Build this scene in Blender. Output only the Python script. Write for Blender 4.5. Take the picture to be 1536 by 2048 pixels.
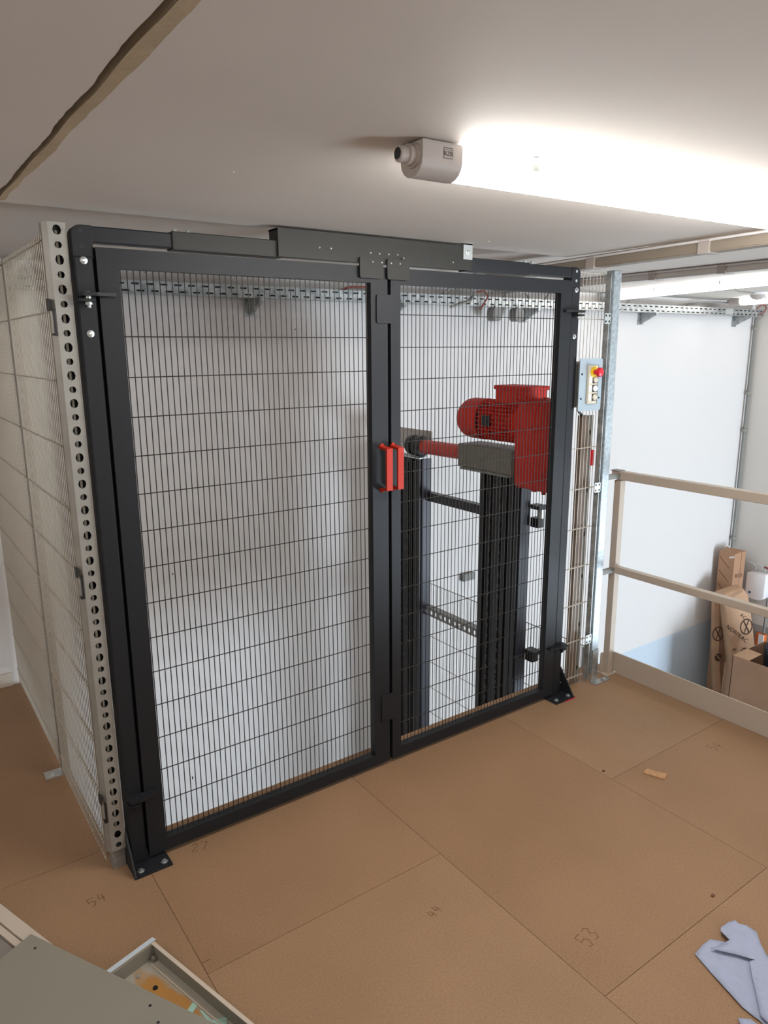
import bpy, bmesh, math, random
from mathutils import Vector, Matrix
random.seed(7)
for o in list(bpy.data.objects): bpy.data.objects.remove(o)
S = bpy.context.scene
COL = S.collection

# ------------------------------------------------------------------ camera, world, daylight, exposure
CAM_POS = (-0.66922, -2.33554, 1.78839)
YAW, PITCH, ROLL, FPX = 0.61506, -0.22328, -0.00673, 1440.7
f = Vector((math.sin(YAW)*math.cos(PITCH), math.cos(YAW)*math.cos(PITCH), math.sin(PITCH)))
r0 = Vector((math.cos(YAW), -math.sin(YAW), 0)); u0 = r0.cross(f)
r = r0*math.cos(ROLL) + u0*math.sin(ROLL); u = -r0*math.sin(ROLL) + u0*math.cos(ROLL)
cam = bpy.data.cameras.new('camera'); co = bpy.data.objects.new('camera', cam); COL.objects.link(co)
M = Matrix((r, u, -f)).transposed().to_4x4(); M.translation = CAM_POS
co.matrix_world = M
cam.sensor_fit = 'HORIZONTAL'; cam.sensor_width = 27.0; cam.lens = 27.0*FPX/1536; cam.clip_start = 0.02
S.camera = co
S.view_settings.view_transform = 'Standard'; S.view_settings.look = 'None'
S.view_settings.gamma = 1.0; S.view_settings.use_curve_mapping = False
S.view_settings.exposure = -0.34
S.cycles.use_denoising = True
S.cycles.max_bounces = 10; S.cycles.diffuse_bounces = 6
S.cycles.sample_clamp_indirect = 8.0
W = bpy.data.worlds.new('world'); S.world = W; W.use_nodes = True
W.node_tree.nodes['Background'].inputs[0].default_value = (0.75, 0.87, 1.0, 1)
W.node_tree.nodes['Background'].inputs[1].default_value = 1.5
LAMP_STRENGTH = 92.0          # the batten lamps (their builder reads it)
STAIR_LAMP_STRENGTH = 12.0    # the battens over the stairwell
ROOM_LAMP_STRENGTH = 46.0
LEFT_FILL_STRENGTH = 32.0     # room: further battens behind the camera; left: added to brighten the floor

# daylight entering by the ground-floor doorway in the front wall (stands in the opening)
dl = bpy.data.lights.new('doorway_daylight', 'AREA'); dl.shape = 'RECTANGLE'; dl.size = 2.2; dl.size_y = 2.1
dl.energy = 600; dl.color = (0.76, 0.88, 1.0)
do = bpy.data.objects.new('doorway_daylight', dl); COL.objects.link(do)
do.location = (5.9, -5.9, -1.45); do.rotation_euler = (math.radians(97), 0, 0)

# ------------------------------------------------------------------ materials
def lin(h):
    h = h.lstrip('#'); v = [int(h[i:i+2], 16)/255 for i in (0, 2, 4)]
    return tuple((x/12.92 if x <= .04045 else ((x+.055)/1.055)**2.4) for x in v) + (1,)
def mat(name, hexc, rough=.6, metal=0.0, spec=.5, var=0.0, scale=20, bump=0.0, bscale=60, hex2=None, coord='Object'):
    m = bpy.data.materials.new(name); m.use_nodes = True
    nt = m.node_tree; b = nt.nodes['Principled BSDF']
    b.inputs['Base Color'].default_value = lin(hexc); b.inputs['Roughness'].default_value = rough
    b.inputs['Metallic'].default_value = metal; b.inputs['Specular IOR Level'].default_value = spec
    tc = nt.nodes.new('ShaderNodeTexCoord')
    if var or hex2:
        n = nt.nodes.new('ShaderNodeTexNoise'); n.inputs['Scale'].default_value = scale; n.inputs['Detail'].default_value = 6
        nt.links.new(tc.outputs[coord], n.inputs['Vector'])
        cr = nt.nodes.new('ShaderNodeValToRGB'); cr.color_ramp.elements[0].position = .35; cr.color_ramp.elements[1].position = .65
        a = lin(hexc); c2 = lin(hex2) if hex2 else tuple(x*(1-var) for x in a[:3])+(1,)
        cr.color_ramp.elements[0].color = c2; cr.color_ramp.elements[1].color = a
        nt.links.new(n.outputs['Fac'], cr.inputs['Fac']); nt.links.new(cr.outputs['Color'], b.inputs['Base Color'])
    if bump:
        n2 = nt.nodes.new('ShaderNodeTexNoise'); n2.inputs['Scale'].default_value = bscale; n2.inputs['Detail'].default_value = 5
        nt.links.new(tc.outputs[coord], n2.inputs['Vector'])
        bp = nt.nodes.new('ShaderNodeBump'); bp.inputs['Strength'].default_value = bump; bp.inputs['Distance'].default_value = .01
        nt.links.new(n2.outputs['Fac'], bp.inputs['Height']); nt.links.new(bp.outputs['Normal'], b.inputs['Normal'])
    return m
def emit(name, col, strength):
    m = bpy.data.materials.new(name); m.use_nodes = True; b = m.node_tree.nodes['Principled BSDF']
    b.inputs['Base Color'].default_value = (.9, .9, .9, 1); b.inputs['Emission Color'].default_value = col
    b.inputs['Emission Strength'].default_value = strength
    return m
def chipboard(name, base, seed):
    m = bpy.data.materials.new(name); m.use_nodes = True; nt = m.node_tree; b = nt.nodes['Principled BSDF']
    b.inputs['Roughness'].default_value = .62; b.inputs['Specular IOR Level'].default_value = .35
    tc = nt.nodes.new('ShaderNodeTexCoord')
    mp = nt.nodes.new('ShaderNodeMapping'); mp.inputs['Location'].default_value = (seed, seed*.7, 0)
    nt.links.new(tc.outputs['Object'], mp.inputs['Vector'])
    def noise(sc, det):
        n = nt.nodes.new('ShaderNodeTexNoise'); n.inputs['Scale'].default_value = sc; n.inputs['Detail'].default_value = det
        nt.links.new(mp.outputs['Vector'], n.inputs['Vector']); return n
    def ramp(n, p0, c0, p1, c1):
        cr = nt.nodes.new('ShaderNodeValToRGB'); e = cr.color_ramp.elements
        e[0].position = p0; e[0].color = c0; e[1].position = p1; e[1].color = c1
        nt.links.new(n.outputs['Fac'], cr.inputs['Fac']); return cr
    A = lin(base)
    fine = ramp(noise(620, 2), .30, tuple(x*.74 for x in A[:3])+(1,), .70, tuple(min(1, x*1.2) for x in A[:3])+(1,))
    mid = ramp(noise(150, 6), .32, (.87, .86, .85, 1), .64, (1.06, 1.06, 1.06, 1))
    mx0 = nt.nodes.new('ShaderNodeMix'); mx0.data_type = 'RGBA'; mx0.blend_type = 'MULTIPLY'; mx0.inputs['Factor'].default_value = 1
    big = ramp(noise(2.2, 4), .3, (.86, .85, .83, 1), .7, (1, 1, 1, 1))
    mx = nt.nodes.new('ShaderNodeMix'); mx.data_type = 'RGBA'; mx.blend_type = 'MULTIPLY'; mx.inputs['Factor'].default_value = 1
    nt.links.new(fine.outputs['Color'], mx0.inputs['A']); nt.links.new(mid.outputs['Color'], mx0.inputs['B']); nt.links.new(mx0.outputs['Result'], mx.inputs['A']); nt.links.new(big.outputs['Color'], mx.inputs['B'])
    # pale shavings
    v = nt.nodes.new('ShaderNodeTexVoronoi'); v.inputs['Scale'].default_value = 34; v.inputs['Randomness'].default_value = 1
    nt.links.new(mp.outputs['Vector'], v.inputs['Vector'])
    cr = nt.nodes.new('ShaderNodeValToRGB'); e = cr.color_ramp.elements
    e[0].position = .045; e[0].color = (1, 1, 1, 1); e[1].position = .075; e[1].color = (0, 0, 0, 1)
    nt.links.new(v.outputs['Distance'], cr.inputs['Fac'])
    mx2 = nt.nodes.new('ShaderNodeMix'); mx2.data_type = 'RGBA'; mx2.inputs['B'].default_value = tuple(min(1, x*1.5) for x in A[:3])+(1,)
    nt.links.new(mx.outputs['Result'], mx2.inputs['A'])
    sc = nt.nodes.new('ShaderNodeMath'); sc.operation = 'MULTIPLY'; sc.inputs[1].default_value = .45
    nt.links.new(cr.outputs['Color'], sc.inputs[0]); nt.links.new(sc.outputs[0], mx2.inputs['Factor'])
    nt.links.new(mx2.outputs['Result'], b.inputs['Base Color'])
    return m
def zband(name, top, low, z, x0):
    """white wall paint with a painted grey dado below height z (for x > x0)"""
    m = mat(name, top, .75, bump=.05, bscale=25); nt = m.node_tree; b = nt.nodes['Principled BSDF']
    g = nt.nodes.new('ShaderNodeNewGeometry'); sx = nt.nodes.new('ShaderNodeSeparateXYZ'); nt.links.new(g.outputs['Position'], sx.inputs[0])
    a = nt.nodes.new('ShaderNodeMath'); a.operation = 'LESS_THAN'; a.inputs[1].default_value = z; nt.links.new(sx.outputs['Z'], a.inputs[0])
    c = nt.nodes.new('ShaderNodeMath'); c.operation = 'GREATER_THAN'; c.inputs[1].default_value = x0; nt.links.new(sx.outputs['X'], c.inputs[0])
    d = nt.nodes.new('ShaderNodeMath'); d.operation = 'MULTIPLY'; nt.links.new(a.outputs[0], d.inputs[0]); nt.links.new(c.outputs[0], d.inputs[1])
    mx = nt.nodes.new('ShaderNodeMix'); mx.data_type = 'RGBA'; mx.inputs['A'].default_value = lin(top); mx.inputs['B'].default_value = lin(low)
    nt.links.new(d.outputs[0], mx.inputs['Factor']); nt.links.new(mx.outputs['Result'], b.inputs['Base Color'])
    return m

K = dict(
    wall=zband('wall_paint', '#dad7d5', '#c2cfdb', -1.24, 4.3),
    plainwall=mat('plain_wall_paint', '#d8d3cd', .75, bump=.05, bscale=25),
    ceil=mat('ceiling_paint', '#d2cbc3', .7, var=.05, scale=1.3, bump=.06, bscale=9),
    plaster=mat('bare_plaster', '#b3a184', .9, var=.12, scale=9, bump=.3, bscale=40),
    shadededge=mat('shaded_raw_edge', '#7f715d', .95, var=.2, scale=14), skirt=mat('skirting_paint', '#cfc8bd', .5),  # unpainted groove edge, darkened to hold the shade of its slope
    seam=mat('board_joint', '#5b3d22', .9),
    concrete=mat('concrete', '#9b9994', .85, var=.15, scale=4),
    anth=mat('anthracite_powder_coat', '#1f2125', .48, spec=.28, bump=.04, bscale=400),
    anth2=mat('anthracite_plate', '#2a2a27', .5, spec=.3, bump=.04, bscale=400),
    wire=mat('black_wire', '#26231f', .5),
    galv=mat('galvanised_steel', '#b9bcbb', .42, metal=.65, var=.3, scale=26, hex2='#8d9294'),
    galvwire=mat('galvanised_wire', '#bdb5a8', .5, metal=.35),
    wirewhite=mat('pale_wire', '#d8d2c6', .5), galvpost=mat('spangled_zinc', '#c3cdd2', .35, metal=.7, scale=55, hex2='#a3aeb4'),
    strut=mat('zinc_strut', '#a09e98', .5, metal=.4, var=.12, scale=20),
    zinc=mat('bright_zinc', '#d5dcdc', .28, metal=.85),
    redh=mat('red_handle', '#a82a18', .45, spec=.25), red=mat('red_gearbox_paint', '#cb2a1d', .5, spec=.25, var=.12, scale=8),
    redtube=mat('orange_red_paint', '#c0392a', .45),
    grbox=mat('grey_green_housing', '#6f6d62', .5), black=mat('black_plastic', '#17171a', .45),
    mast=mat('black_mast', '#1b1b1d', .4), chain=mat('oiled_chain', '#39393a', .35, metal=.6),
    slate=mat('slate_steel', '#2c2e3b', .45), grey=mat('grey_steel', '#7c7c78', .5),
    rail=mat('beige_grey_paint', '#b1a597', .45), ctrl=mat('blue_grey_plate', '#a5b5bf', .45, metal=.2),
    yellow=mat('yellow_ring', '#e3c51e', .4), estop=mat('red_mushroom', '#d01f33', .35),
    cream=mat('cream_plastic', '#cfc8b4', .5), white=mat('white_plastic', '#e9e9ec', .35),
    lampbody=mat('lamp_grey_plastic', '#b3aaa4', .5), darkprint=mat('dark_print', '#5d5753', .7),
    cable=mat('grey_cable', '#8f8d86', .5), redcable=mat('red_cable', '#8a4035', .5),
    carton=mat('brown_cardboard', '#a98468', .8, var=.1, scale=6), kraft=mat('kraft_paper', '#c09a7b', .75, var=.14, scale=5, bump=.5, bscale=9),
    kraft2=mat('dark_kraft_paper', '#b08769', .75, var=.14, scale=7, bump=.4, bscale=12),
    ink=mat('dark_ink', '#4a3428', .8), navy=mat('dark_navy_cover', '#1d2430', .5),
    orange=mat('orange_plastic', '#e2702a', .45), paper=mat('blue_paper_towel', '#9da5bc', .85, var=.06, scale=30, bump=.35, bscale=45),
    sheet=mat('grey_painted_sheet', '#878377', .5, var=.06, scale=3), sheet2=mat('grey_sheet_dark', '#817a73', .5),
    beige=mat('beige_sheet', '#bfb2a3', .5), pale=mat('highlight_edge', '#bcc7cf', .4),
    tape=mat('mint_tape', '#9fc3b4', .6), pencil=mat('pencil', '#5a3d28', .9), chipwood=mat('fresh_chipboard_offcut', '#b58a63', .8, var=.2, scale=90),
)
BOARD = [chipboard('chipboard_%s' % n, c, s) for n, c, s in (('a', '#967659', 0), ('b', '#937356', 13), ('c', '#98795c', 29))]
def rust_mat():
    m = mat('grey_pan_with_rust', '#a39c8f', .45); nt = m.node_tree; b = nt.nodes['Principled BSDF']
    tc = nt.nodes.new('ShaderNodeTexCoord'); mp = nt.nodes.new('ShaderNodeMapping'); mp.vector_type = 'TEXTURE'
    mp.inputs['Location'].default_value = (-.014, -.175, 0); mp.inputs['Rotation'].default_value = (0, 0, math.radians(-70)); mp.inputs['Scale'].default_value = (.15, .036, 1)
    nt.links.new(tc.outputs['Object'], mp.inputs['Vector'])
    n = nt.nodes.new('ShaderNodeTexNoise'); n.inputs['Scale'].default_value = 25; nt.links.new(tc.outputs['Object'], n.inputs['Vector'])
    ln = nt.nodes.new('ShaderNodeVectorMath'); ln.operation = 'LENGTH'; nt.links.new(mp.outputs['Vector'], ln.inputs[0])
    ad = nt.nodes.new('ShaderNodeMath'); ad.operation = 'ADD'; nt.links.new(ln.outputs['Value'], ad.inputs[0]); nt.links.new(n.outputs['Fac'], ad.inputs[1])
    cr = nt.nodes.new('ShaderNodeValToRGB'); e = cr.color_ramp.elements
    e[0].position = .72; e[0].color = lin('#a8793f'); e[1].position = 1.0; e[1].color = lin('#a39c8f')
    sub = nt.nodes.new('ShaderNodeMath'); sub.operation = 'MULTIPLY'; sub.inputs[1].default_value = .62; nt.links.new(ad.outputs[0], sub.inputs[0])
    nt.links.new(sub.outputs[0], cr.inputs['Fac']); nt.links.new(cr.outputs['Color'], b.inputs['Base Color'])
    return m
K['pan'] = rust_mat()

# ------------------------------------------------------------------ mesh builder
class MB:
    def __init__(s): s.v = []; s.f = []
    def add(s, vs, fs):
        o = len(s.v); s.v += [tuple(x) for x in vs]; s.f += [tuple(i+o for i in q) for q in fs]; return s
    def box(s, x0, x1, y0, y1, z0, z1):
        vs = [(x, y, z) for z in (z0, z1) for y in (y0, y1) for x in (x0, x1)]
        return s.add(vs, [(0, 2, 3, 1), (4, 5, 7, 6), (0, 1, 5, 4), (2, 6, 7, 3), (0, 4, 6, 2), (1, 3, 7, 5)])
    def cyl(s, p0, p1, ra, n=16, rb=None, caps=True):
        p0, p1 = Vector(p0), Vector(p1); rb = ra if rb is None else rb
        d = (p1-p0).normalized(); a = d.orthogonal().normalized(); b = d.cross(a)
        vs = []
        for p, rr in ((p0, ra), (p1, rb)):
            for i in range(n):
                t = 2*math.pi*i/n; vs.append(p + (a*math.cos(t)+b*math.sin(t))*rr)
        fs = [(i, (i+1) % n, n+(i+1) % n, n+i) for i in range(n)]
        if caps: fs += [tuple(range(n-1, -1, -1)), tuple(range(n, 2*n))]
        return s.add(vs, fs)
    def lathe(s, p0, d, prof, n=24):
        p0, d = Vector(p0), Vector(d).normalized(); a = d.orthogonal().normalized(); b = d.cross(a); vs = []; fs = []
        for (h, rr) in prof:
            for i in range(n):
                t = 2*math.pi*i/n; vs.append(p0 + d*h + (a*math.cos(t)+b*math.sin(t))*rr)
        for k in range(len(prof)-1):
            for i in range(n): fs.append((k*n+i, k*n+(i+1) % n, (k+1)*n+(i+1) % n, (k+1)*n+i))
        fs += [tuple(range(n-1, -1, -1)), tuple(range((len(prof)-1)*n, len(prof)*n))]
        return s.add(vs, fs)
    def tube(s, pts, rr, n=8):
        pts = [Vector(p) for p in pts]; vs = []; fs = []; prev = None
        for i, p in enumerate(pts):
            d = (pts[min(i+1, len(pts)-1)] - pts[max(i-1, 0)]).normalized()
            a = d.orthogonal().normalized() if prev is None else (prev - d*prev.dot(d)).normalized()
            prev = a; b = d.cross(a)
            for k in range(n):
                t = 2*math.pi*k/n; vs.append(p + (a*math.cos(t)+b*math.sin(t))*rr)
        for i in range(len(pts)-1):
            for k in range(n): fs.append((i*n+k, i*n+(k+1) % n, (i+1)*n+(k+1) % n, (i+1)*n+k))
        fs += [tuple(range(n-1, -1, -1)), tuple(range((len(pts)-1)*n, len(pts)*n))]
        return s.add(vs, fs)
    def prism(s, poly, ext):
        """closed 3-D polygon swept by the vector ext"""
        n = len(poly); e = Vector(ext); a = [Vector(p) for p in poly]; vs = a + [p+e for p in a]
        fs = [tuple(range(n-1, -1, -1)), tuple(range(n, 2*n))] + [(i, (i+1) % n, n+(i+1) % n, n+i) for i in range(n)]
        return s.add(vs, fs)
    def rrect(s, c, a, b, ext, w, h, rad, seg=3):
        """rounded rectangle plate centred at c in axes a,b, thickness vector ext"""
        c, a, b = Vector(c), Vector(a), Vector(b); P = []
        for sx, sy, t0 in ((1, 1, 0), (-1, 1, 90), (-1, -1, 180), (1, -1, 270)):
            for k in range(seg+1):
                t = math.radians(t0 + 90*k/seg)
                P.append(c + a*(sx*(w/2-rad)+rad*math.cos(t)) + b*(sy*(h/2-rad)+rad*math.sin(t)))
        return s.prism(P, ext)
    def cell(s, p, du, dv, hole):
        """sheet cell: corner p, edges du,dv, with an 8-point hole given in (u,v) 0..1"""
        p, du, dv = Vector(p), Vector(du), Vector(dv)
        out = [(0, 0), (.5, 0), (1, 0), (1, .5), (1, 1), (.5, 1), (0, 1), (0, .5)]
        vs = [p+du*x+dv*y for x, y in out] + [p+du*x+dv*y for x, y in hole]
        return s.add(vs, [(i, (i+1) % 8, 8+(i+1) % 8, 8+i) for i in range(8)])
    def sphere(s, c, rr, n=12, m=8, sz=1.0):
        prof = [(-math.cos(math.pi*k/m)*rr*sz, max(1e-4, math.sin(math.pi*k/m)*rr)) for k in range(m+1)]
        return s.lathe(c, (0, 0, 1), prof, n)

ROOT = {}
def wloc(o):
    p = Vector((0, 0, 0))
    while o is not None: p += o.location; o = o.parent
    return p
def mesh(name, mb, off=Vector((0, 0, 0)), smooth=None, bevel=0):
    me = bpy.data.meshes.new(name); bm = bmesh.new()
    vs = [bm.verts.new(Vector(v)-off) for v in mb.v]
    for q in mb.f:
        try: bm.faces.new([vs[i] for i in q])
        except ValueError: pass
    bmesh.ops.recalc_face_normals(bm, faces=bm.faces)
    if bevel: bmesh.ops.bevel(bm, geom=[e for e in bm.edges if len(e.link_faces) == 2 and e.calc_face_angle(0) > .6], offset=bevel, segments=2, affect='EDGES', profile=.5)
    if smooth is not None:
        for fa in bm.faces: fa.smooth = True
        for e in bm.edges: e.smooth = not (len(e.link_faces) == 2 and e.calc_face_angle(0) > smooth)
    bm.to_mesh(me); bm.free(); return me
def part(name, mb, m, parent, label=None, smooth=None, bevel=0, stuff=False, solid=0):
    me = mesh(name, mb, wloc(parent) if parent else Vector((0, 0, 0)), smooth, bevel)
    me.materials.append(K[m] if isinstance(m, str) else m)
    o = bpy.data.objects.new(name, me); COL.objects.link(o)
    if parent: o.parent = parent
    if label: o['label'] = label
    if stuff: o['kind'] = 'stuff'
    if solid:
        md = o.modifiers.new('thickness', 'SOLIDIFY'); md.thickness = solid; md.offset = 0
    return o
def copies(src, offs):
    for d in offs:
        c = src.copy(); COL.objects.link(c); c.location = src.location + Vector(d)
def tag(o, label, cat, group=None):
    o['label'] = label; o['category'] = cat
    if group: o['group'] = group
    return o
def thing(name, label, cat, loc, group=None):
    o = bpy.data.objects.new(name, None); COL.objects.link(o); o.location = loc; o.empty_display_size = .05
    return tag(o, label, cat, group)
def single(name, mb, m, label, cat, group=None, **k):
    return tag(part(name, mb, m, None, **k), label, cat, group)
def struct(name, mb, m, parent=None, **k):
    o = part(name, mb, m, parent, **k)
    if not parent: o['kind'] = 'structure'
    return o
def text_part(name, body, size, m, parent, loc, xdir, updir):
    cu = bpy.data.curves.new(name, 'FONT'); cu.body = body; cu.size = size; cu.align_x = 'CENTER'; cu.align_y = 'CENTER'; cu.resolution_u = 2
    cu.extrude = .0003
    t = bpy.data.objects.new(name, cu); COL.objects.link(t)
    dg = bpy.context.evaluated_depsgraph_get(); me = bpy.data.meshes.new_from_object(t.evaluated_get(dg)); bpy.data.objects.remove(t)
    X = Vector(xdir).normalized(); Y = Vector(updir).normalized(); Z = X.cross(Y)
    R = Matrix((X, Y, Z)).transposed().to_4x4(); R.translation = Vector(loc) - wloc(parent); me.transform(R)
    me.materials.append(K[m]); o = bpy.data.objects.new(name, me); COL.objects.link(o); o.parent = parent; return o

# ================================================================== THE SETTING
ZC, ZC2, ZL = 2.2, 2.235, -2.55
YB, XR, XL, YF = 1.83, 7.08, -2.6, -6.0
EDGE_Y, EDGE_X = .145, 2.575
struct('wall_back', MB().box(XL, XR+.2, YB, YB+.2, ZL-.1, ZC2+.2), 'wall')
struct('wall_right', MB().box(XR, XR+.2, YF, YB, ZL-.1, ZC2+.2), zband('right_wall_paint', '#d6d2cd', '#9d9c98', -1.24, 4.3))
struct('wall_left', MB().box(XL-.2, XL, YF-.2, YB, -.2, ZC2+.2), 'plainwall')
fw = MB(); fw.box(XL, 4.7, YF-.2, YF, ZL-.1, ZC2+.2); fw.box(7.0, XR+.2, YF-.2, YF, ZL-.1, ZC2+.2); fw.box(4.7, 7.0, YF-.2, YF, -.3, ZC2+.2)
struct('wall_front', fw, 'plainwall')
struct('wall_left_lower', MB().box(-.4, -.2, YF, YB, ZL-.1, -.2), 'plainwall')
struct('floor_lower', MB().box(-.4, XR+.2, YF-.2, YB+.1, ZL-.2, ZL), 'concrete')

# mezzanine floor: a slab with chipboard sheets laid on it
fl = MB(); fl.box(XL, EDGE_X, YF, EDGE_Y, -.20, -.022); fl.box(XL, -.165, EDGE_Y, YB, -.20, -.022)
floor = struct('floor', fl, 'concrete')
gap = .0008
def board(x0, x1, y0, y1, k):
    part('board', MB().box(x0+gap, x1-gap, y0+gap, y1-gap, -.022, 0), BOARD[k % 3], floor)
part('joint_bed', MB().box(XL, EDGE_X, YF, EDGE_Y-.001, -.0219, -.004), 'seam', floor)
xs = [-1.855, -.969, -.083, .8025, 1.688, EDGE_X]
ys = {0: [YF, -3.9, -1.8, EDGE_Y], 1: [YF, -4.7, -2.7, EDGE_Y], 2: [YF, -4.6, -2.6, -.592, EDGE_Y], 3: [YF, -5.3, -3.3, -1.318, EDGE_Y], 4: [YF, -4.7, -2.66, -.66, EDGE_Y]}
k = 0
for c in range(5):
    for a, b in zip(ys[c], ys[c][1:]): board(xs[c], xs[c+1], a, b, k); k += 1
board(XL, -1.855, YF, EDGE_Y, 1); board(XL, -.969, EDGE_Y, YB-.001, 2); board(-.969, -.165, EDGE_Y, YB-.001, 0)
# carpenter's pencil numbers and ticks on the boards
STROKES = {'5': [[(.9, 1), (.1, 1), (.1, .55), (.6, .6), (.9, .35), (.6, 0), (.1, .05)]], '3': [[(.1, .95), (.6, 1), (.85, .78), (.4, .55), (.9, .3), (.6, 0), (.1, .05)]],
           '4': [[(.35, 1), (.1, .4), (.9, .45)], [(.75, .85), (.6, 0)]], '2': [[(.1, .8), (.5, 1), (.85, .75), (.1, 0), (.9, .05)]], '7': [[(.1, 1), (.9, 1), (.4, 0)]]}
def stroke(mb, pts, z=.0004, w=.0011):
    for p, q in zip(pts, pts[1:]):
        p, q = Vector((p[0], p[1], z)), Vector((q[0], q[1], z)); d = (q-p).normalized(); n = Vector((-d.y, d.x, 0))*w
        mb.add([p-n, q-n, q+n, p+n], [(0, 1, 2, 3)])
for (tx, cx, cy, h, ang) in (('53', .935, -1.150, .052, 12), ('54', 2.285, -.775, .05, -5), ('54', -.268, -.095, .042, 10), ('44', .613, -.792, .036, 20), ('27', .110, -.045, .045, -20)):
    mb = MB(); ca, sa = math.cos(math.radians(ang)), math.sin(math.radians(ang))
    for i, ch in enumerate(tx):
        for st in STROKES[ch]:
            loc = [((i-1)*.75*h+px*.6*h, (py-.5)*h) for px, py in st]
            stroke(mb, [(cx+ca*a-sa*b, cy+sa*a+ca*b) for a, b in loc])
    part('pencil_mark', mb, 'pencil', floor)
mb = MB(); stroke(mb, [(-.083, -.545), (-.056, -.545)], w=.0012); stroke(mb, [(-.083, -.5), (-.083, -.592)], w=.0012); part('pencil_mark', mb, 'pencil', floor)
bs = struct('baseboard_back', MB().box(XL, -.23, YB-.014, YB, 0, .075), 'skirt', bevel=.002)

# ceiling: main soffit, slightly higher parts beyond it, a step on the left
SX = -.302
ce = MB()
nstep = 40
edge = []
for i in range(nstep+1):
    y = YF + (.07-YF)*i/nstep; edge.append(SX + .0018*math.sin(y*17) + random.uniform(-.0004, .0004))
SLW, SLH = .017, .020
vs = []; fs = []
for i in range(nstep+1):
    y = YF + (.07-YF)*i/nstep
    vs += [(edge[i], y, ZC), (edge[i]-SLW, y, ZC+SLH), (edge[i]-SLW, y, ZC+.3), (2.09, y, ZC+.3), (2.09, y, ZC)]
for i in range(nstep):
    a = 5*i; b = a+5
    fs += [(a+j, b+j, b+(j+1) % 5, a+(j+1) % 5) for j in range(5)]
fs += [(0, 1, 2, 3, 4), tuple(5*nstep+j for j in (4, 3, 2, 1, 0))]
ce.add(vs, fs)
ceiling = struct('ceiling', ce, 'ceil', bevel=0)
# left-hand soffit: its broken edge overhangs a shallow open groove
ls_ = MB(); nl = 160; vs = []; fs = []; jag = 0
for i in range(nl+1):
    y = -3.0 + 3.07*i/nl; jag = .6*jag + random.uniform(-.0011, .0011); t = (y+3.0)/3.07*nstep*3.07/(.07-YF) + nstep*(YF+3.0)/(YF-.07)
    x = SX + .0018*math.sin(y*17) - .0125 + jag
    vs += [(x, y, ZC), (x, y, ZC+.017), (XL, y, ZC+.017), (XL, y, ZC)]
for i in range(nl):
    a = 4*i; b = a+4; fs += [(a+j, b+j, b+(j+1) % 4, a+(j+1) % 4) for j in range(4)]
fs += [(0, 1, 2, 3), tuple(4*nl+j for j in (3, 2, 1, 0))]
ls_.add(vs, fs); part('left_soffit', ls_, 'ceil', ceiling)
part('left_soffit', MB().box(XL, SX-.014, YF, -3.0, ZC, ZC+.017), 'ceil', ceiling)
part('raised_soffit', MB().box(XL, 2.09, .07, YB, ZC2, ZC+.3), 'ceil', ceiling)
part('raised_soffit', MB().box(2.09, XR, YF, YB, ZC2, ZC+.3), 'ceil', ceiling)
part('groove_top', MB().box(XL, SX-SLW+.004, YF, .07, ZC+SLH, ZC+.3), 'shadededge', ceiling)
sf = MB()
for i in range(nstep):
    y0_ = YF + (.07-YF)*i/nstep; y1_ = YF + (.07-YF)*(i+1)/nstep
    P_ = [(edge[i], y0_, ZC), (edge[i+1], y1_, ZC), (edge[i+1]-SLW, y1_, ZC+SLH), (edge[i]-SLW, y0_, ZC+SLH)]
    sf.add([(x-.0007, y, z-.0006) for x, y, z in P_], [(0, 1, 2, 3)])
part('shade_painted_edge', sf, 'shadededge', ceiling)
# strip of bare plaster left along the step
pl = MB(); top = []; bot = []; w_ = 0
for i in range(140):
    y = -2.4 + 2.44*i/139; w_ = .75*w_ + random.uniform(-.0012, .0012); top.append((SX+.0018*math.sin(y*17)-.001, y)); bot.append((SX + .020 - .007*(y+.6)/1.2 + .002*math.sin(y*9) + .0012*math.sin(y*31+1) + w_, y))
for i in range(139):
    pl.add([(top[i][0], top[i][1], ZC-.0012), (bot[i][0], bot[i][1], ZC-.0004), (bot[i+1][0], bot[i+1][1], ZC-.0004), (top[i+1][0], top[i+1][1], ZC-.0012)], [(0, 1, 2, 3)])
part('plaster_strip', pl, 'plaster', ceiling)
for (x, y) in ((.11, -.62), (1.42, -.11), (1.46, -.31)):
    part('paint_blob', MB().sphere((x, y, ZC), .004, 8, 5, .5), 'ceil', ceiling)

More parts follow.
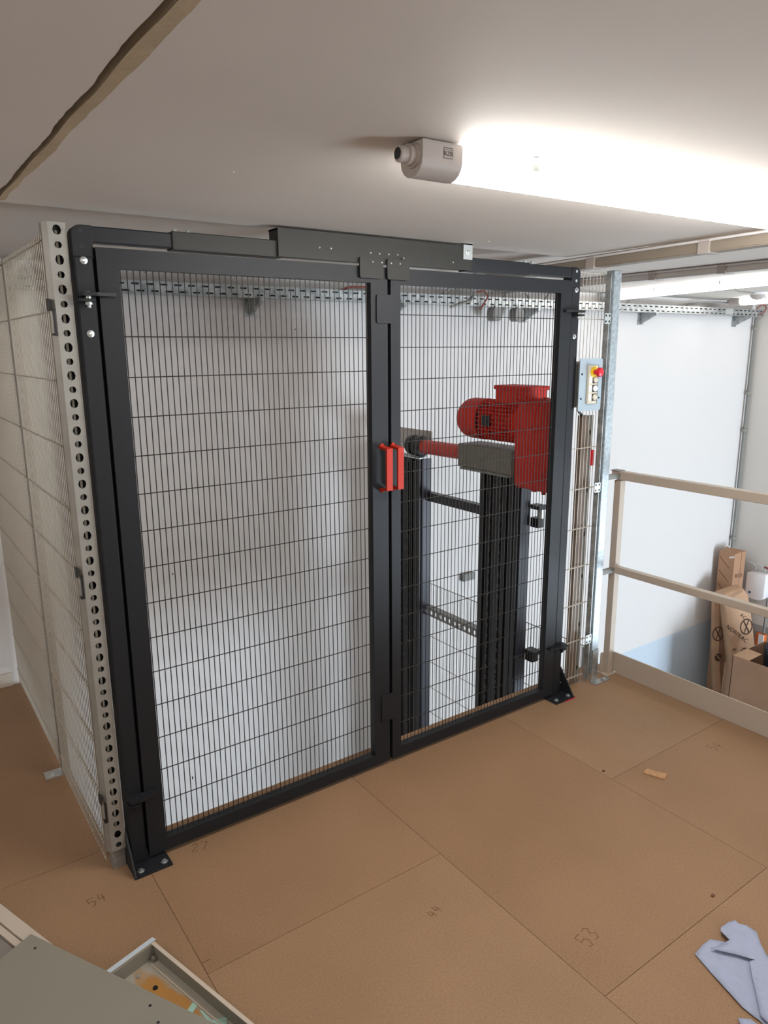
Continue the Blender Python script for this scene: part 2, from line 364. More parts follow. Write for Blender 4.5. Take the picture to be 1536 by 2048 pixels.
# ================================================================== SAFETY GATE (double leaf, anthracite)
G = thing('safety_gate', 'anthracite double-leaf safety gate with black wire infill standing in front of the lift shaft', 'gate', (.98, .02, 0))
YG0, YG1 = -.014, .022
def rpost(x0, x1):
    mb = MB(); mb.box(x0, x1, -.006, .054, .006, 2.06)
    return mb
for (x0, x1, sgn) in ((-.127, -.072, -1), (2.052, 2.107, 1)):
    part('post', rpost(x0, x1), 'anth', G, bevel=.005)
    # rounded corner fitting with the beam entering it
    xo = x0 if sgn < 0 else x1
    xi = x1 if sgn < 0 else x0
    P = []
    for t in range(7):
        a = math.pi/2*t/6; P.append((xo - sgn*.028 + sgn*.028*math.cos(a), 0, 2.119+.028*math.sin(a)))
    P += [(xi - sgn*.004, 0, 2.147), (xi - sgn*.004, 0, 2.052), (xo, 0, 2.052)]
    cf = part('corner_fitting', MB().prism([(p[0], -.003, p[2]) for p in P], (0, .052, 0)), 'anth', G, bevel=.002)
    for z in (2.13, 2.088):
        part('bolt_hole', MB().cyl(((x0+x1)/2, -.0035, z), ((x0+x1)/2, -.0028, z), .0065, 12), 'black' if sgn < 0 else 'zinc', cf)
    for z in (2.047, 1.837):
        b = MB(); b.lathe(((x0+x1)/2, -.006, z), (0, -1, 0), [(0, .011), (.002, .011), (.003, .0085), (.0035, .006), (.008, .005), (.0085, .002)], 14)
        part('bolt', b, 'zinc', G, smooth=.6)
    # foot: base plate, gusset and screws
    fx0, fx1 = (x0-.012, x1+.066) if sgn < 0 else (x0-.055, x1+.030)
    ft = part('foot_plate', MB().box(fx0, fx1, -.082, .03, 0, .007), 'anth', G, bevel=.0015)
    gx = x0-.011 if sgn < 0 else x1+.02
    part('gusset', MB().prism([(gx, -.08, .007), (gx, .05, .007), (gx, .05, .14), (gx, .015, .14), (gx, -.05, .05)], (.006, 0, 0)), 'anth', ft)
    for sx in (fx0+.028, fx1-.022):
        b = MB(); b.lathe((sx, -.055, .007), (0, 0, 1), [(0, .013), (.002, .013), (.0022, .008), (.008, .0075), (.009, .003)], 6)
        part('anchor_bolt', b, 'zinc', ft)
part('red_shim', MB().box(2.06, 2.14, -.086, -.02, 0, .0025), 'estop', G, label='thin red shim under the foot plate')
# head beam with telescopic sleeve and header plate
part('head_beam', MB().box(-.072, 2.052, .0, .044, 2.1, 2.146), 'anth', G, bevel=.004)
part('beam_sleeve', MB().box(.172, .56, -.006, .05, 2.095, 2.151), 'anth2', G, bevel=.003)
part('beam_sleeve', MB().box(1.40, 1.77, -.002, .048, 2.096, 2.150), 'anth', G, bevel=.003)
hp = MB(); hp.box(.537, 1.418, -.016, -.008, 2.097, 2.190); hp.box(.537, 1.418, -.008, .055, 2.184, 2.190); hp.box(.537, .545, -.008, .05, 2.097, 2.19)
header = part('header_plate', hp, 'anth2', G)
for (x, z) in ((.917, 2.133), (.957, 2.1325), (.999, 2.1335), (1.041, 2.134), (.699, 2.137), (.746, 2.137), (1.317, 2.123)):
    part('rivet', MB().lathe((x, -.016, z), (0, -1, 0), [(0, .0035), (.0015, .003), (.0025, .001)], 8), 'zinc', header)
part('bolt_hole', MB().cyl((1.184, -.0165, 2.129), (1.184, -.0155, 2.129), .011, 14), 'black', header)
for x in (.19, .233, 1.755, 1.80):
    part('bolt', MB().lathe((x, .015, 2.150), (0, 0, 1), [(0, .011), (.003, .011), (.0035, .008), (.010, .007), (.011, .003)], 6), 'zinc', G)
# ceiling bracket (bright zinc angle)
br = MB(); br.box(1.366, 1.414, -.023, -.016, 2.138, 2.199); br.box(1.366, 1.414, -.023, .05, 2.194, 2.2)
bk = part('ceiling_bracket', br, 'zinc', G, label='bright zinc angle bracket fixing the header to the ceiling')
part('bolt', MB().lathe((1.388, -.023, 2.166), (0, -1, 0), [(0, .011), (.002, .011), (.0025, .007), (.006, .006), (.007, .002)], 12), 'zinc', bk)
# leaves
def leaf(x0, x1, ox0, ox1, zr0, nrow, wires):
    fr = MB(); fr.box(x0, ox0, YG0, YG1, .018, 2.086); fr.box(ox1, x1, YG0, YG1, .018, 2.086)
    fr.box(ox0, ox1, YG0, YG1, 2.028, 2.086); fr.box(ox0, ox1, YG0, YG1, .018, .066)
    lf = part('gate_leaf', fr, 'anth', G)
    w = MB(); w.cyl((ox0+.008, .004, .06), (ox0+.008, .004, 2.04), .0017, 6)
    first = part('mesh_wire', w, 'wire', lf)
    pitch = (ox1-ox0-.016)/(wires-1)
    copies(first, [(pitch*i, 0, 0) for i in range(1, wires)])
    h = MB(); h.cyl((ox0-.01, .0075, zr0), (ox1+.01, .0075, zr0), .0019, 6)
    hw = part('cross_wire', h, 'wire', lf)
    copies(hw, [(0, 0, -.125*i) for i in range(1, nrow)])
    return lf
LL = leaf(-.065, .994, -.002, .917, 1.829, 14, 46)
LR = leaf(1.009, 2.041, 1.0555, 1.968, 1.9168, 15, 45)
for lf, xa, xb, z0, z1 in ((LR, .940, 1.012, 1.8815, 1.987), (LR, .9495, 1.02, .216, .338)):
    mb = MB(); mb.rrect(((xa+xb)/2, -.014, (z0+z1)/2), (1, 0, 0), (0, 0, 1), (0, -.006, 0), xb-xa, z1-z0, .008)
    part('meeting_plate', mb, 'anth', lf)
for lf, xa, xb in ((LL, .862, .9675), (LR, .986, 1.0895)):
    mb = MB(); mb.rrect(((xa+xb)/2, -.020, 2.079), (1, 0, 0), (0, 0, 1), (0, -.006, 0), xb-xa, .073, .008)
    sp = part('stop_plate', mb, 'anth2', lf)
    for dx in (.057, .098) if lf is LL else (.017, .059, .076):
        z = 2.101 if dx != .076 else 2.1225
        part('rivet', MB().lathe((xa+dx, -.026, z), (0, -1, 0), [(0, .0035), (.0015, .003), (.0025, .001)], 8), 'zinc', lf)
def handle(lf, xa):
    mb = MB(); w = .028; zt, zb, dpt = 1.413, 1.234, .056
    # folded flat bar: two legs and a grip, with short mounting feet
    prof = [(YG0, zt), (YG0-dpt, zt-.006), (YG0-dpt, zb+.006), (YG0, zb), (YG0, zb+.009), (YG0-dpt+.009, zb+.015), (YG0-dpt+.009, zt-.015), (YG0, zt-.009)]
    mb.prism([(xa, y, z) for y, z in prof], (w, 0, 0))
    h = part('handle', mb, 'redh', lf, label='bright red pull handle')
    for z in (zt-.003, zb+.003):
        part('handle_screw', MB().lathe((xa+w/2, YG0-.001, z+(.004 if z > 1.3 else -.004)), (0, -1, 0), [(0, .009), (.004, .008), (.006, .003)], 10), 'redh', lf)
handle(LL, .9475); handle(LR, 1.0015)
for xa, xb in ((-.078, -.058), (.986, 1.016), (2.034, 2.058)): part('gap_shade_strip', MB().box(xa, xb, .0225, .027, .03, 2.08), 'black', G)  # black strips added behind the leaf gaps, standing in for shade
# hinge arms: lug from the post to the leaf, with pivot pin
for (xp, xe, z, sgn) in ((-.1, -.02, 1.945, 1), (-.1, -.02, .268, 1), (2.08, 1.99, 1.945, -1), (2.08, 1.99, .282, -1)):
    mb = MB(); P = [(xp-.028*sgn, -.03, z), (xp-.018*sgn, -.05, z), (xp+.02*sgn, -.052, z), (xe, -.03, z), (xe, -.013, z), (xp-.028*sgn, -.005, z)]
    mb.prism(P, (0, 0, .010)); mb.prism([(xp-.028*sgn, -.03, z-.016), (xp-.018*sgn, -.045, z-.016), (xp+.015*sgn, -.045, z-.016), (xp+.022*sgn, -.005, z-.016), (xp-.028*sgn, -.005, z-.016)], (0, 0, .008))
    hg = part('hinge_arm', mb, 'anth', G)
    part('pivot_bolt', MB().lathe((xp, -.028, z+.012), (0, 0, -1), [(0, .006), (.004, .008), (.03, .008), (.031, .011), (.037, .011), (.038, .006), (.046, .005)], 10), 'zinc' if z > 1 else 'anth', hg)

# ================================================================== LEFT MESH FENCE
FX = -.2
F = thing('mesh_fence', 'galvanised wire mesh fence with perforated zinc posts running back from the left gate post', 'fence', (FX, .9, 0))
hole_round = [(.5+.5*.5*math.cos(math.radians(225+45*i)), .5+.5*.46*math.sin(math.radians(225+45*i))) for i in range(8)]
def strut(x0, x1, y0, z0, z1, pitch, name, slots=False):
    mb = MB(); n = round((z1-z0)/pitch); w = x1-x0
    for i in range(n):
        z = z0+pitch*i
        if slots: hole = [(.35, .25), (.5, .25), (.65, .25), (.65, .5), (.65, .75), (.5, .75), (.35, .75), (.35, .5)]
        else:
            sx = .22 if i % 2 else .17; sz = sx*w/pitch if i % 2 == 0 else .24*w/pitch
            if i % 2: sx = .2
            hole = [(.5+1.25*sx*math.cos(math.radians(225+45*j)), .5+1.25*sz*math.sin(math.radians(225+45*j))) for j in range(8)]
        mb.cell((x0, y0, z), (w, 0, 0), (0, 0, pitch), hole)
    zt = z0+pitch*n
    d = min(.041, w)
    mb.add([(x0, y0, z0), (x0, y0+d, z0), (x0, y0+d, zt), (x0, y0, zt)], [(0, 1, 2, 3)])
    mb.add([(x1, y0, z0), (x1, y0+d, z0), (x1, y0+d, zt), (x1, y0, zt)], [(0, 1, 2, 3)])
    fp = part(name, mb, 'strut', F, solid=.002)
    part('dark_channel_back', MB().box(x0+.003, x1-.003, y0+d-.006, y0+d, z0, zt), 'mast', fp)  # near-black plate added to put shade inside the post holes
    if not slots:
        part('channel_side', MB().prism([(x0, y0-.001, z0), (x0-.013, y0+.016, z0), (x0-.013, y0+.05, z0), (x0-.010, y0+.05, z0), (x0-.010, y0+.018, z0), (x0, y0+.003, z0)], (0, 0, zt-z0)), 'strut', fp)
        part('edge_wire', MB().cyl(((x0+x1)/2+.002, y0+.022, z0+.07), ((x0+x1)/2+.002, y0+.022, zt-.02), .0042, 8), 'wirewhite', fp)
    return fp
p1 = strut(-.186, -.137, .012, .075, 2.148, .0415, 'fence_post')
strut(-.2, -.172, .74, .004, 2.135, .0415, 'fence_post', True)
mb = MB(); mb.box(-.268, -.19, .742, .804, 0, .005); mb.box(-.196, -.19, .742, .804, 0, .06)
part('foot_plate', mb, 'zinc', F); part('anchor_bolt', MB().lathe((-.235, .773, .005), (0, 0, 1), [(0, .008), (.004, .007), (.006, .002)], 8), 'zinc', F)
part('post_foot', MB().box(-.185, -.14, .02, .06, 0, .08), 'galv', F)
def mesh_panel(ya, yb):
    mb = MB(); n = int(round((yb-ya)/.0255))
    for i in range(n+1): y = ya+(yb-ya)*i/n; mb.cyl((FX, y, .03), (FX, y, 2.115), .0018, 5, caps=False)
    for i in range(11):
        for dx in (-.003, .003): mb.cyl((FX+dx, ya-.005, .11+.2*i-.01), (FX+dx, yb+.005, .11+.2*i-.01), .002, 5, caps=False)
    for z in (.03, 2.115): mb.cyl((FX, ya, z), (FX, yb, z), .0018, 5)
    return part('wire_mesh', mb, 'galvwire', F, stuff=True)
mesh_panel(.045, .735); mesh_panel(.785, 1.80)
for z in (1.92, 1.10, .285):
    mb = MB(); mb.rrect((FX-.006, .022, z), (0, 1, 0), (0, 0, 1), (.003, 0, 0), .026, .034, .004); mb.box(-.196, -.190, .004, .012, z-.085, z-.01); mb.box(-.2, -.19, .008, .03, z-.088, z-.082)
    part('mesh_clip', mb, 'black', F, label='black steel mesh clip')

# ================================================================== RIGHT MESH PANEL
R_ = thing('mesh_barrier', 'narrow galvanised mesh barrier with square zinc post beside the right gate post', 'fence', (2.28, 0, 0))
mb = MB(); mb.box(2.335, 2.390, -.018, .030, .05, 2.148); rp = part('post', mb, 'galvpost', R_, bevel=.004)
mb = MB(); mb.box(2.338, 2.387, -.024, -.018, 0, .19); mb.box(2.338, 2.460, -.058, -.018, 0, .006); part('foot_plate', mb, 'galv', R_, bevel=.001)
part('anchor_bolt', MB().lathe((2.43, -.038, .006), (0, 0, 1), [(0, .010), (.004, .009), (.006, .003)], 8), 'zinc', R_)
mb = MB(); mb.box(2.303, 2.309, -.024, .006, .03, 2.13); mb.box(2.309, 2.333, -.004, .002, .03, 2.13); part('edge_channel', mb, 'galv', R_)
w = MB(); w.cyl((2.118, .010, .035), (2.118, .010, 2.135), .0018, 6); fw_ = part('mesh_wire', w, 'galvwire', R_); copies(fw_, [(.0245*i, 0, 0) for i in range(1, 8)])
w = MB()
for dy in (.006, .014): w.cyl((2.112, dy, 1.918), (2.305, dy, 1.918), .0018, 6)
hw = part('cross_wire', w, 'galvwire', R_); copies(hw, [(0, 0, -.207*i) for i in range(1, 10)] + [(0, 0, .21)])
for z in (1.922, 1.092, .268):
    mb = MB(); mb.rrect((2.292, -.026, z), (1, 0, 0), (0, 0, 1), (0, .003, 0), .046, .05, .006); cl = part('clip_plate', mb, 'zinc', R_)
    for dx in (-.013, .013):
        for dz in (-.014, .014): part('clip_hole', MB().cyl((2.292+dx, -.0268, z+dz), (2.292+dx, -.0255, z+dz), .0058, 8), 'black', cl)

part('red_piece', MB().box(2.283, 2.301, .012, .03, 1.20, 1.28), 'estop', R_, label='small red piece beside the zinc post', bevel=.003)  # plain red block beside the post
# ---------------- control station
C_ = thing('control_station', 'blue-grey push button station with a red emergency stop on the mesh panel', 'control box', (2.187, -.02, 1.61))
mb = MB(); mb.rrect((2.187, -.026, 1.61), (1, 0, 0), (0, 0, 1), (0, -.004, 0), .166, .249, .010); part('face_plate', mb, 'ctrl', C_)
part('back_box', MB().box(2.125, 2.25, .017, .065, 1.50, 1.72), 'grey', C_)
part('button_strip', MB().box(2.158, 2.226, -.042, -.030, 1.519, 1.703), 'cream', C_, bevel=.003)
part('strip_edge', MB().box(2.224, 2.230, -.040, -.030, 1.519, 1.703), 'black', C_)
for z, m_ in ((1.635, 'cream'), (1.593, 'white'), (1.551, 'cream')):
    b = part('push_button', MB().lathe((2.203, -.042, z), (0, -1, 0), [(0, .0145), (.008, .0145), (.009, .012)], 16), m_, C_, label='white push button' if m_ == 'white' else None, smooth=.6)
    part('button_socket', MB().box(2.186, 2.221, -.0435, -.042, z-.017, z+.017), 'black', C_)
    part('button_label', MB().box(2.162, 2.183, -.0435, -.042, z-.015, z+.015), 'white', C_)
part('yellow_ring', MB().lathe((2.195, -.042, 1.671), (0, -1, 0), [(0, .027), (.003, .027), (.004, .024)], 20), 'yellow', C_)
es = part('emergency_stop', MB().lathe((2.195, -.046, 1.671), (0, -1, 0), [(0, .012), (.022, .013), (.023, .0225), (.030, .023), (.037, .020), (.041, .012)], 20), 'estop', C_, label='red mushroom emergency stop button', smooth=.7)
for dx in (-.066, .066):
    for dz in (.052, -.064): part('fixing_screw', MB().cyl((2.187+dx, -.0315, 1.61+dz), (2.187+dx, -.0295, 1.61+dz), .0055, 10), 'black', C_)
# cable duct down the back of the panel
D_ = thing('cable_duct', 'long grey cable duct, shaded side coloured brown, rising behind the mesh panel under the button station', 'cable duct', (2.25, .04, 0))
part('duct_body', MB().box(2.216, 2.262, .028, .06, .0, 1.455), mat('duct_shade_side', '#6d5d50', .5), D_)  # brown colour stands in for shade on this side of the duct
mb = MB(); mb.box(2.262, 2.296, .028, .034, .0, 1.455); part('duct_cover', mb, 'grey', D_)
for z in (1.36, 1.06, .83, .60, .33, .08): part('duct_slot', MB().box(2.271, 2.282, .0268, .0285, z, z+.022), 'black', D_)
part('cable_tail', MB().tube([(2.17, .03, 1.52), (2.175, .03, 1.49), (2.20, .035, 1.468), (2.235, .044, 1.45)], .007), 'black', D_)
single('junction_box', MB().box(2.128, 2.150, .03, .09, 1.09, 1.27), 'grey', 'small dark grey junction box behind the right gate post', 'junction box', bevel=.002)

# ================================================================== GUARD RAILING
Rl = thing('guard_railing', 'beige-grey painted tube railing with toe board along the open stairwell edge', 'railing', (2.52, -.5, 0))
YR0 = -3.2
part('post', MB().box(2.500, 2.540, -.01, .03, .006, 1.10), 'rail', Rl, bevel=.002)
part('post', MB().box(2.500, 2.540, -1.75, -1.71, .006, 1.10), 'rail', Rl, bevel=.002)
part('post', MB().box(2.500, 2.540, YR0, YR0+.04, .006, 1.10), 'rail', Rl, bevel=.002)
part('top_rail', MB().box(2.498, 2.542, YR0, .05, 1.105, 1.15), 'rail', Rl, bevel=.003)
part('rail_end_cap', MB().box(2.494, 2.546, -.0, .056, 1.15, 1.153), 'grey', Rl)
part('mid_rail', MB().box(2.502, 2.540, YR0, .03, .592, .630), 'rail', Rl, bevel=.003)
part('toe_board', MB().box(2.545, 2.551, YR0, .02, .004, .125), 'rail', Rl)
part('toe_board_return', MB().box(2.47, 2.551, .020, .026, .004, .125), 'rail', Rl)
for y in (.01, -1.73, YR0+.02):
    mb = MB(); mb.rrect((2.520, y, 0), (1, 0, 0), (0, 1, 0), (0, 0, .006), .096, .07, .006); part('foot_plate', mb, 'rail', Rl)
    part('anchor_bolt', MB().lathe((2.545, y-.03, .006), (0, 0, 1), [(0, .010), (.005, .009), (.009, .004)], 6), 'zinc', Rl)
for z in (1.115, .598): part('wall_tie', MB().box(2.39, 2.50, -.006, .018, z, z+.024), 'grey', Rl)

# ================================================================== GOODS LIFT (masts, drive, beams)
L_ = thing('goods_lift', 'black two-mast goods lift with grey drive housing standing in the shaft behind the gate', 'lift', (2.25, .95, ZL))
def mast(y0, y1, ztop):
    x0, x1 = 2.2, 2.265
    mb = MB(); mb.box(x0+.02, x1, y0, y1, ZL, ztop); mb.box(x0, x0+.02, y0, y0+.03, ZL, ztop); mb.box(x0, x0+.02, y1-.03, y1, ZL, ztop); mb.box(x0, x0+.02, y0+.10, y0+.115, ZL, ztop)
    m_ = part('mast', mb, 'mast', L_)
    part('mast_side', MB().box(x0+.012, x1+.022, y0-.012, y0-.0005, ZL, ztop), 'slate', m_)
    part('guide_rail', MB().box(x0+.004, x0+.02, y0+.04, y0+.075, ZL, ztop-.02), 'chain', m_)
    for yc in (y0+.15, y0+.235):
        c = MB(); n = int((ztop-ZL)/.034)
        for i in range(n):
            z = ZL+.034*i; d = .011 if i % 2 else .006
            c.box(x0+.006, x0+.02, yc-d, yc+d, z, z+.028)
        part('lift_chain', c, 'chain', m_, stuff=True)
    return m_
mast(.432, .745, 1.10); m2 = mast(1.318, 1.63, 1.085)
part('mast_cap', MB().box(2.195, 2.27, 1.318, 1.63, 1.085, 1.092), 'zinc', m2)
part('cross_beam', MB().box(2.25, 2.30, .745, 1.318, .805, .862), 'mast', L_, bevel=.002)
mb = MB()
nb = 12; dy = (1.318-.745)/nb
for i in range(nb):
    hole = [(.3, .3), (.5, .22), (.7, .3), (.75, .5), (.7, .7), (.5, .78), (.3, .7), (.25, .5)]
    mb.cell((2.25, .745+dy*i, .01), (0, dy, 0), (0, 0, .055), hole)
mb.add([(2.25, .745, .065), (2.25, 1.318, .065), (2.30, 1.318, .065), (2.30, .745, .065)], [(0, 1, 2, 3)])
part('cross_beam', mb, 'grey', L_, solid=.003, label='perforated grey angle beam')
part('drive_housing', MB().box(2.15, 2.335, .455, .89, 1.10, 1.238), 'grbox', L_, bevel=.006)
part('housing_flange', MB().box(2.142, 2.34, .46, .86, 1.088, 1.10), 'grey', L_)
part('end_plate', MB().box(2.335, 2.343, 1.365, 1.80, 1.108, 1.252), 'lampbody', L_)
part('drive_shaft', MB().cyl((2.245, .885, 1.167), (2.245, 1.345, 1.163), .046, 24), 'redtube', L_, smooth=.6, label='orange-red drive shaft tube')
part('shaft_coupling', MB().lathe((2.245, 1.33, 1.163), (0, 1, 0), [(0, .05), (.012, .068), (.05, .07), (.055, .055), (.09, .055), (.095, .068), (.13, .066), (.135, .03)], 20), 'black', L_, smooth=.6)
for z0, z1 in ((.80, .94), (-.01, .07)):
    mb = MB(); mb.box(2.288, 2.335, .36, .42, z0, z0+.055); ls = part('limit_switch', mb, 'black', L_, bevel=.003)
    part('switch_arm', MB().box(2.286, 2.345, .35, .425, z1-.035, z1-.012), 'black', ls)
    part('buffer', MB().cyl((2.315, .37, z0+.055), (2.315, .37, z1-.03), .018, 14), 'zinc', ls, smooth=.6)
# gear motor
Q = thing('gear_motor', 'red gear motor with finned body and terminal box on top of the near lift mast', 'motor', (2.27, .5, 1.1))
AX, AZ = 2.245, 1.385
P = [(2.155, 1.055), (2.17, 1.04), (2.305, 1.04), (2.315, 1.055), (2.321, 1.40)]
P += [(AX-.012 + .087*math.cos(math.radians(t)), 1.41+.115*math.sin(math.radians(t))) for t in range(0, 181, 15)][0:] + [(2.145, 1.40)]
gb = part('gear_case', MB().prism([(x, .18, z) for x, z in P], (0, .247, 0)), 'red', Q, bevel=.008, smooth=.7)
P2 = [(AX+(x-AX)*1.02, 1.27+(z-1.27)*1.03) for x, z in P]
part('case_flange', MB().prism([(x, .285, z) for x, z in P2], (0, .022, 0)), 'red', Q, bevel=.002)
part('output_hub', MB().lathe((2.238, .181, 1.165), (0, -1, 0), [(0, .078), (.012, .074), (.02, .055), (.03, .05)], 24), 'red', Q, smooth=.6)
for a in range(6):
    t = math.radians(60*a+20); part('case_bolt', MB().cyl((2.238+.065*math.cos(t), .17, 1.165+.07*math.sin(t)), (2.238+.065*math.cos(t), .161, 1.165+.07*math.sin(t)), .009, 6), 'zinc' if a == 2 else 'red', Q)
part('drain_plug', MB().cyl((2.20, .25, 1.022), (2.20, .25, 1.042), .012, 8), 'red', Q)
part('eye_lug', MB().box(2.24, 2.29, .22, .25, 1.52, 1.545), 'red', Q, bevel=.004)
part('motor_body', MB().cyl((AX, .41, AZ), (AX, .745, AZ), .098, 32), 'red', Q, smooth=.6)
for i in range(30):
    t = 2*math.pi*i/30; d = Vector((math.cos(t), 0, math.sin(t))); s_ = Vector((-math.sin(t), 0, math.cos(t)))*.0025
    c = Vector((AX, 0, AZ)); a0 = c+d*.095; a1 = c+d*.117
    part('cooling_fin', MB().prism([a0-s_+Vector((0, .45, 0)), a1-s_+Vector((0, .45, 0)), a1+s_+Vector((0, .45, 0)), a0+s_+Vector((0, .45, 0))], (0, .27, 0)), 'red', Q)
for yb in (.46, .55, .64):
    part('body_ring', MB().lathe((AX, yb, AZ), (0, 1, 0), [(0, .098), (0, .108), (.006, .108), (.006, .098)], 32), 'red', Q)
part('fan_cowl', MB().lathe((AX, .735, AZ), (0, 1, 0), [(0, .119), (.115, .118), (.145, .112), (.172, .095), (.188, .07), (.195, .03)], 32), 'red', Q, smooth=.8)
part('cowl_gap', MB().lathe((AX, .724, AZ), (0, 1, 0), [(0, .105), (.012, .105)], 32), 'black', Q)
part('rating_plate', MB().box(AX-.121, AX-.116, .60, .665, 1.362, 1.42), 'black', Q)
tb = part('terminal_box', MB().box(2.19, 2.335, .375, .625, 1.487, 1.568), 'red', Q, bevel=.006)
part('box_lid', MB().box(2.182, 2.343, .365, .635, 1.562, 1.586), 'red', tb, bevel=.006)
for y in (.40, .43, .46): part('cable_gland', MB().cyl((2.178, y, 1.527), (2.19, y, 1.527), .014, 12), 'red', tb)
# mesh screen lower down beside the shaft
N_ = thing('shaft_screen', 'galvanised mesh screen beside the shaft below floor level seen between the masts', 'fence', (2.5, 1, ZL))
mb = MB(); n = 68
for i in range(n+1): y = .16+1.64*i/n; mb.cyl((2.5, y, ZL), (2.5, y, .112), .0018, 5, caps=False)
for i in range(13): mb.cyl((2.5, .16, .112-.205*i), (2.5, 1.80, .112-.205*i), .0032 if i == 0 else .0026, 5, caps=False)
part('wire_mesh', mb, 'galvwire', N_, stuff=True)
part('screen_post', MB().box(2.48, 2.52, .14, .16, ZL, .112), 'galv', N_); part('screen_post', MB().box(2.48, 2.52, 1.80, 1.825, ZL, .112), 'galv', N_)

# ================================================================== LAMPS
WARM = (1.0, .965, .925, 1)
def glow_pair(name, under, side): return (emit(name+'_underside', WARM, under), emit(name+'_side', WARM, side))
tube_mat = glow_pair('lit_diffuser', LAMP_STRENGTH*1.12, LAMP_STRENGTH*.36)
tube_mat_stair = glow_pair('stair_diffuser', STAIR_LAMP_STRENGTH*.6, STAIR_LAMP_STRENGTH*2.0)
tube_mat_room = glow_pair('room_diffuser', ROOM_LAMP_STRENGTH, ROOM_LAMP_STRENGTH)
def batten(label, p, yaw, zc, length, clips, glow=None, gland=True):
    """linear tri-proof lamp hung under the ceiling; local x is its length, starting at p"""
    t = thing('batten_lamp', label, 'lamp', (p[0], p[1], zc), 'linear lamps on the ceiling')
    ca, sa = math.cos(yaw), math.sin(yaw)
    def W(x, y, z): return (p[0]+ca*x-sa*y, p[1]+sa*x+ca*y, zc+z)
    w, h = .074, .068
    def prof(s):
        P = [(-w/2*s, -.004), (-w/2*s, -h*.52)]
        for k in range(1, 8):
            a = math.pi + math.pi*k/8; P.append((w/2*s*math.cos(a), -h*.52 + h*.48*s*math.sin(a)))
        return P + [(w/2*s, -h*.52), (w/2*s, -.004)]
    def seg(name, x0, x1, s, m, **k):
        P = prof(s); n = len(P); mb = MB()
        mb.add([W(x0, a, b) for a, b in P]+[W(x1, a, b) for a, b in P], [tuple(range(n)), tuple(range(2*n-1, n-1, -1))]+[(i, (i+1) % n, n+(i+1) % n, n+i) for i in range(n)])
        return part(name, mb, m, t, **k)
    cap = seg('end_cap', 0, .102, 1.06, 'lampbody', smooth=.5)
    gl = glow or tube_mat
    df = seg('diffuser', .102, length-.102, .97, gl[0], smooth=.5); df.data.materials.append(gl[1])
    for pf in df.data.polygons: pf.material_index = 1 if abs(pf.normal.z) < .5 else 0
    seg('end_cap', length-.102, length, 1.06, 'lampbody', smooth=.5)
    mb = MB(); mb.add([W(x, y, z) for z in (-.004, 0) for x, y in ((.01, -.03), (length-.01, -.03), (length-.01, .03), (.01, .03))], [(0, 1, 2, 3), (4, 5, 6, 7), (0, 1, 5, 4), (1, 2, 6, 5), (2, 3, 7, 6), (3, 0, 4, 7)])
    part('back_tray', mb, 'lampbody', t)
    for cx in clips:
        hw_, t_ = w/2+.001, .003
        U_ = [(-hw_-t_, -.030), (-hw_, -.030), (-hw_, -.001), (hw_, -.001), (hw_, -.030), (hw_+t_, -.030), (hw_+t_, .0), (-hw_-t_, .0)]
        mb = MB().prism([W(cx, y, z) for y, z in U_], Vector(W(.018, 0, 0))-Vector(W(0, 0, 0)))
        part('spring_clip', mb, 'zinc', t)
    if gland:
        d = Vector(W(-1, 0, 0))-Vector(W(0, 0, 0)); o = Vector(W(0, -.008, -.030))
        g = part('cable_gland', MB().lathe(o, d, [(0, .024), (.006, .024), (.007, .020), (.018, .021), (.020, .0165), (.038, .016), (.040, .011)], 12), 'lampbody', t, smooth=.7)
        part('gland_bore', MB().cyl(o+d*.0395, o+d*.0408, .0115, 12), 'black', g)
    return t, cap, W
l1, cap1, W1 = batten('bright linear lamp with grey end cap and cable gland hanging before the gate', (.302, -1.067), -.04, ZC, 1.72, (.30,))
# maker's mark on the end cap
y_ = -.0398
mb = MB()
for (a, b, c, d) in ((.052, .076, -.0145, -.013), (.052, .076, -.034, -.0325), (.052, .0532, -.034, -.013), (.0748, .076, -.034, -.013), (.054, .074, -.0178, -.0168)):
    mb.add([W1(a, y_, c), W1(b, y_, c), W1(b, y_, d), W1(a, y_, d)], [(0, 1, 2, 3)])
part('maker_mark', mb, 'darkprint', l1)
X1 = Vector(W1(1, 0, 0))-Vector(W1(0, 0, 0))
text_part('maker_lettering', 'RZB', .0125, 'darkprint', l1, W1(.064, y_-.0003, -.025), X1, (0, 0, 1))
batten('bright linear lamp over the stairwell running front to back above the perforated tray', (4.56, 1.72), math.radians(-104.5), ZC2, 1.75, (.55, 1.2), tube_mat_stair)
batten('short visible end of a lit linear lamp beside the detector near the far right corner', (6.25, 1.62), math.radians(-94), ZC2, 1.6, (.35, 1.2), tube_mat_stair)
# further battens of the room behind the camera, plus an added one at left
batten('linear lamp on the ceiling behind the camera', (-.9, -3.6), 0, ZC, 1.72, (), tube_mat_room)
batten('unseen linear lamp added left of the mesh fence to brighten the floor', (-1.75, -1.3), math.radians(90), ZC+.018, 1.72, (), glow_pair('left_fill_diffuser', LEFT_FILL_STRENGTH*1.6, LEFT_FILL_STRENGTH*.5))
batten('linear lamp over the stairwell behind the camera', (4.4, -2.2), math.radians(-90), ZC2, 1.72, (), tube_mat_stair)

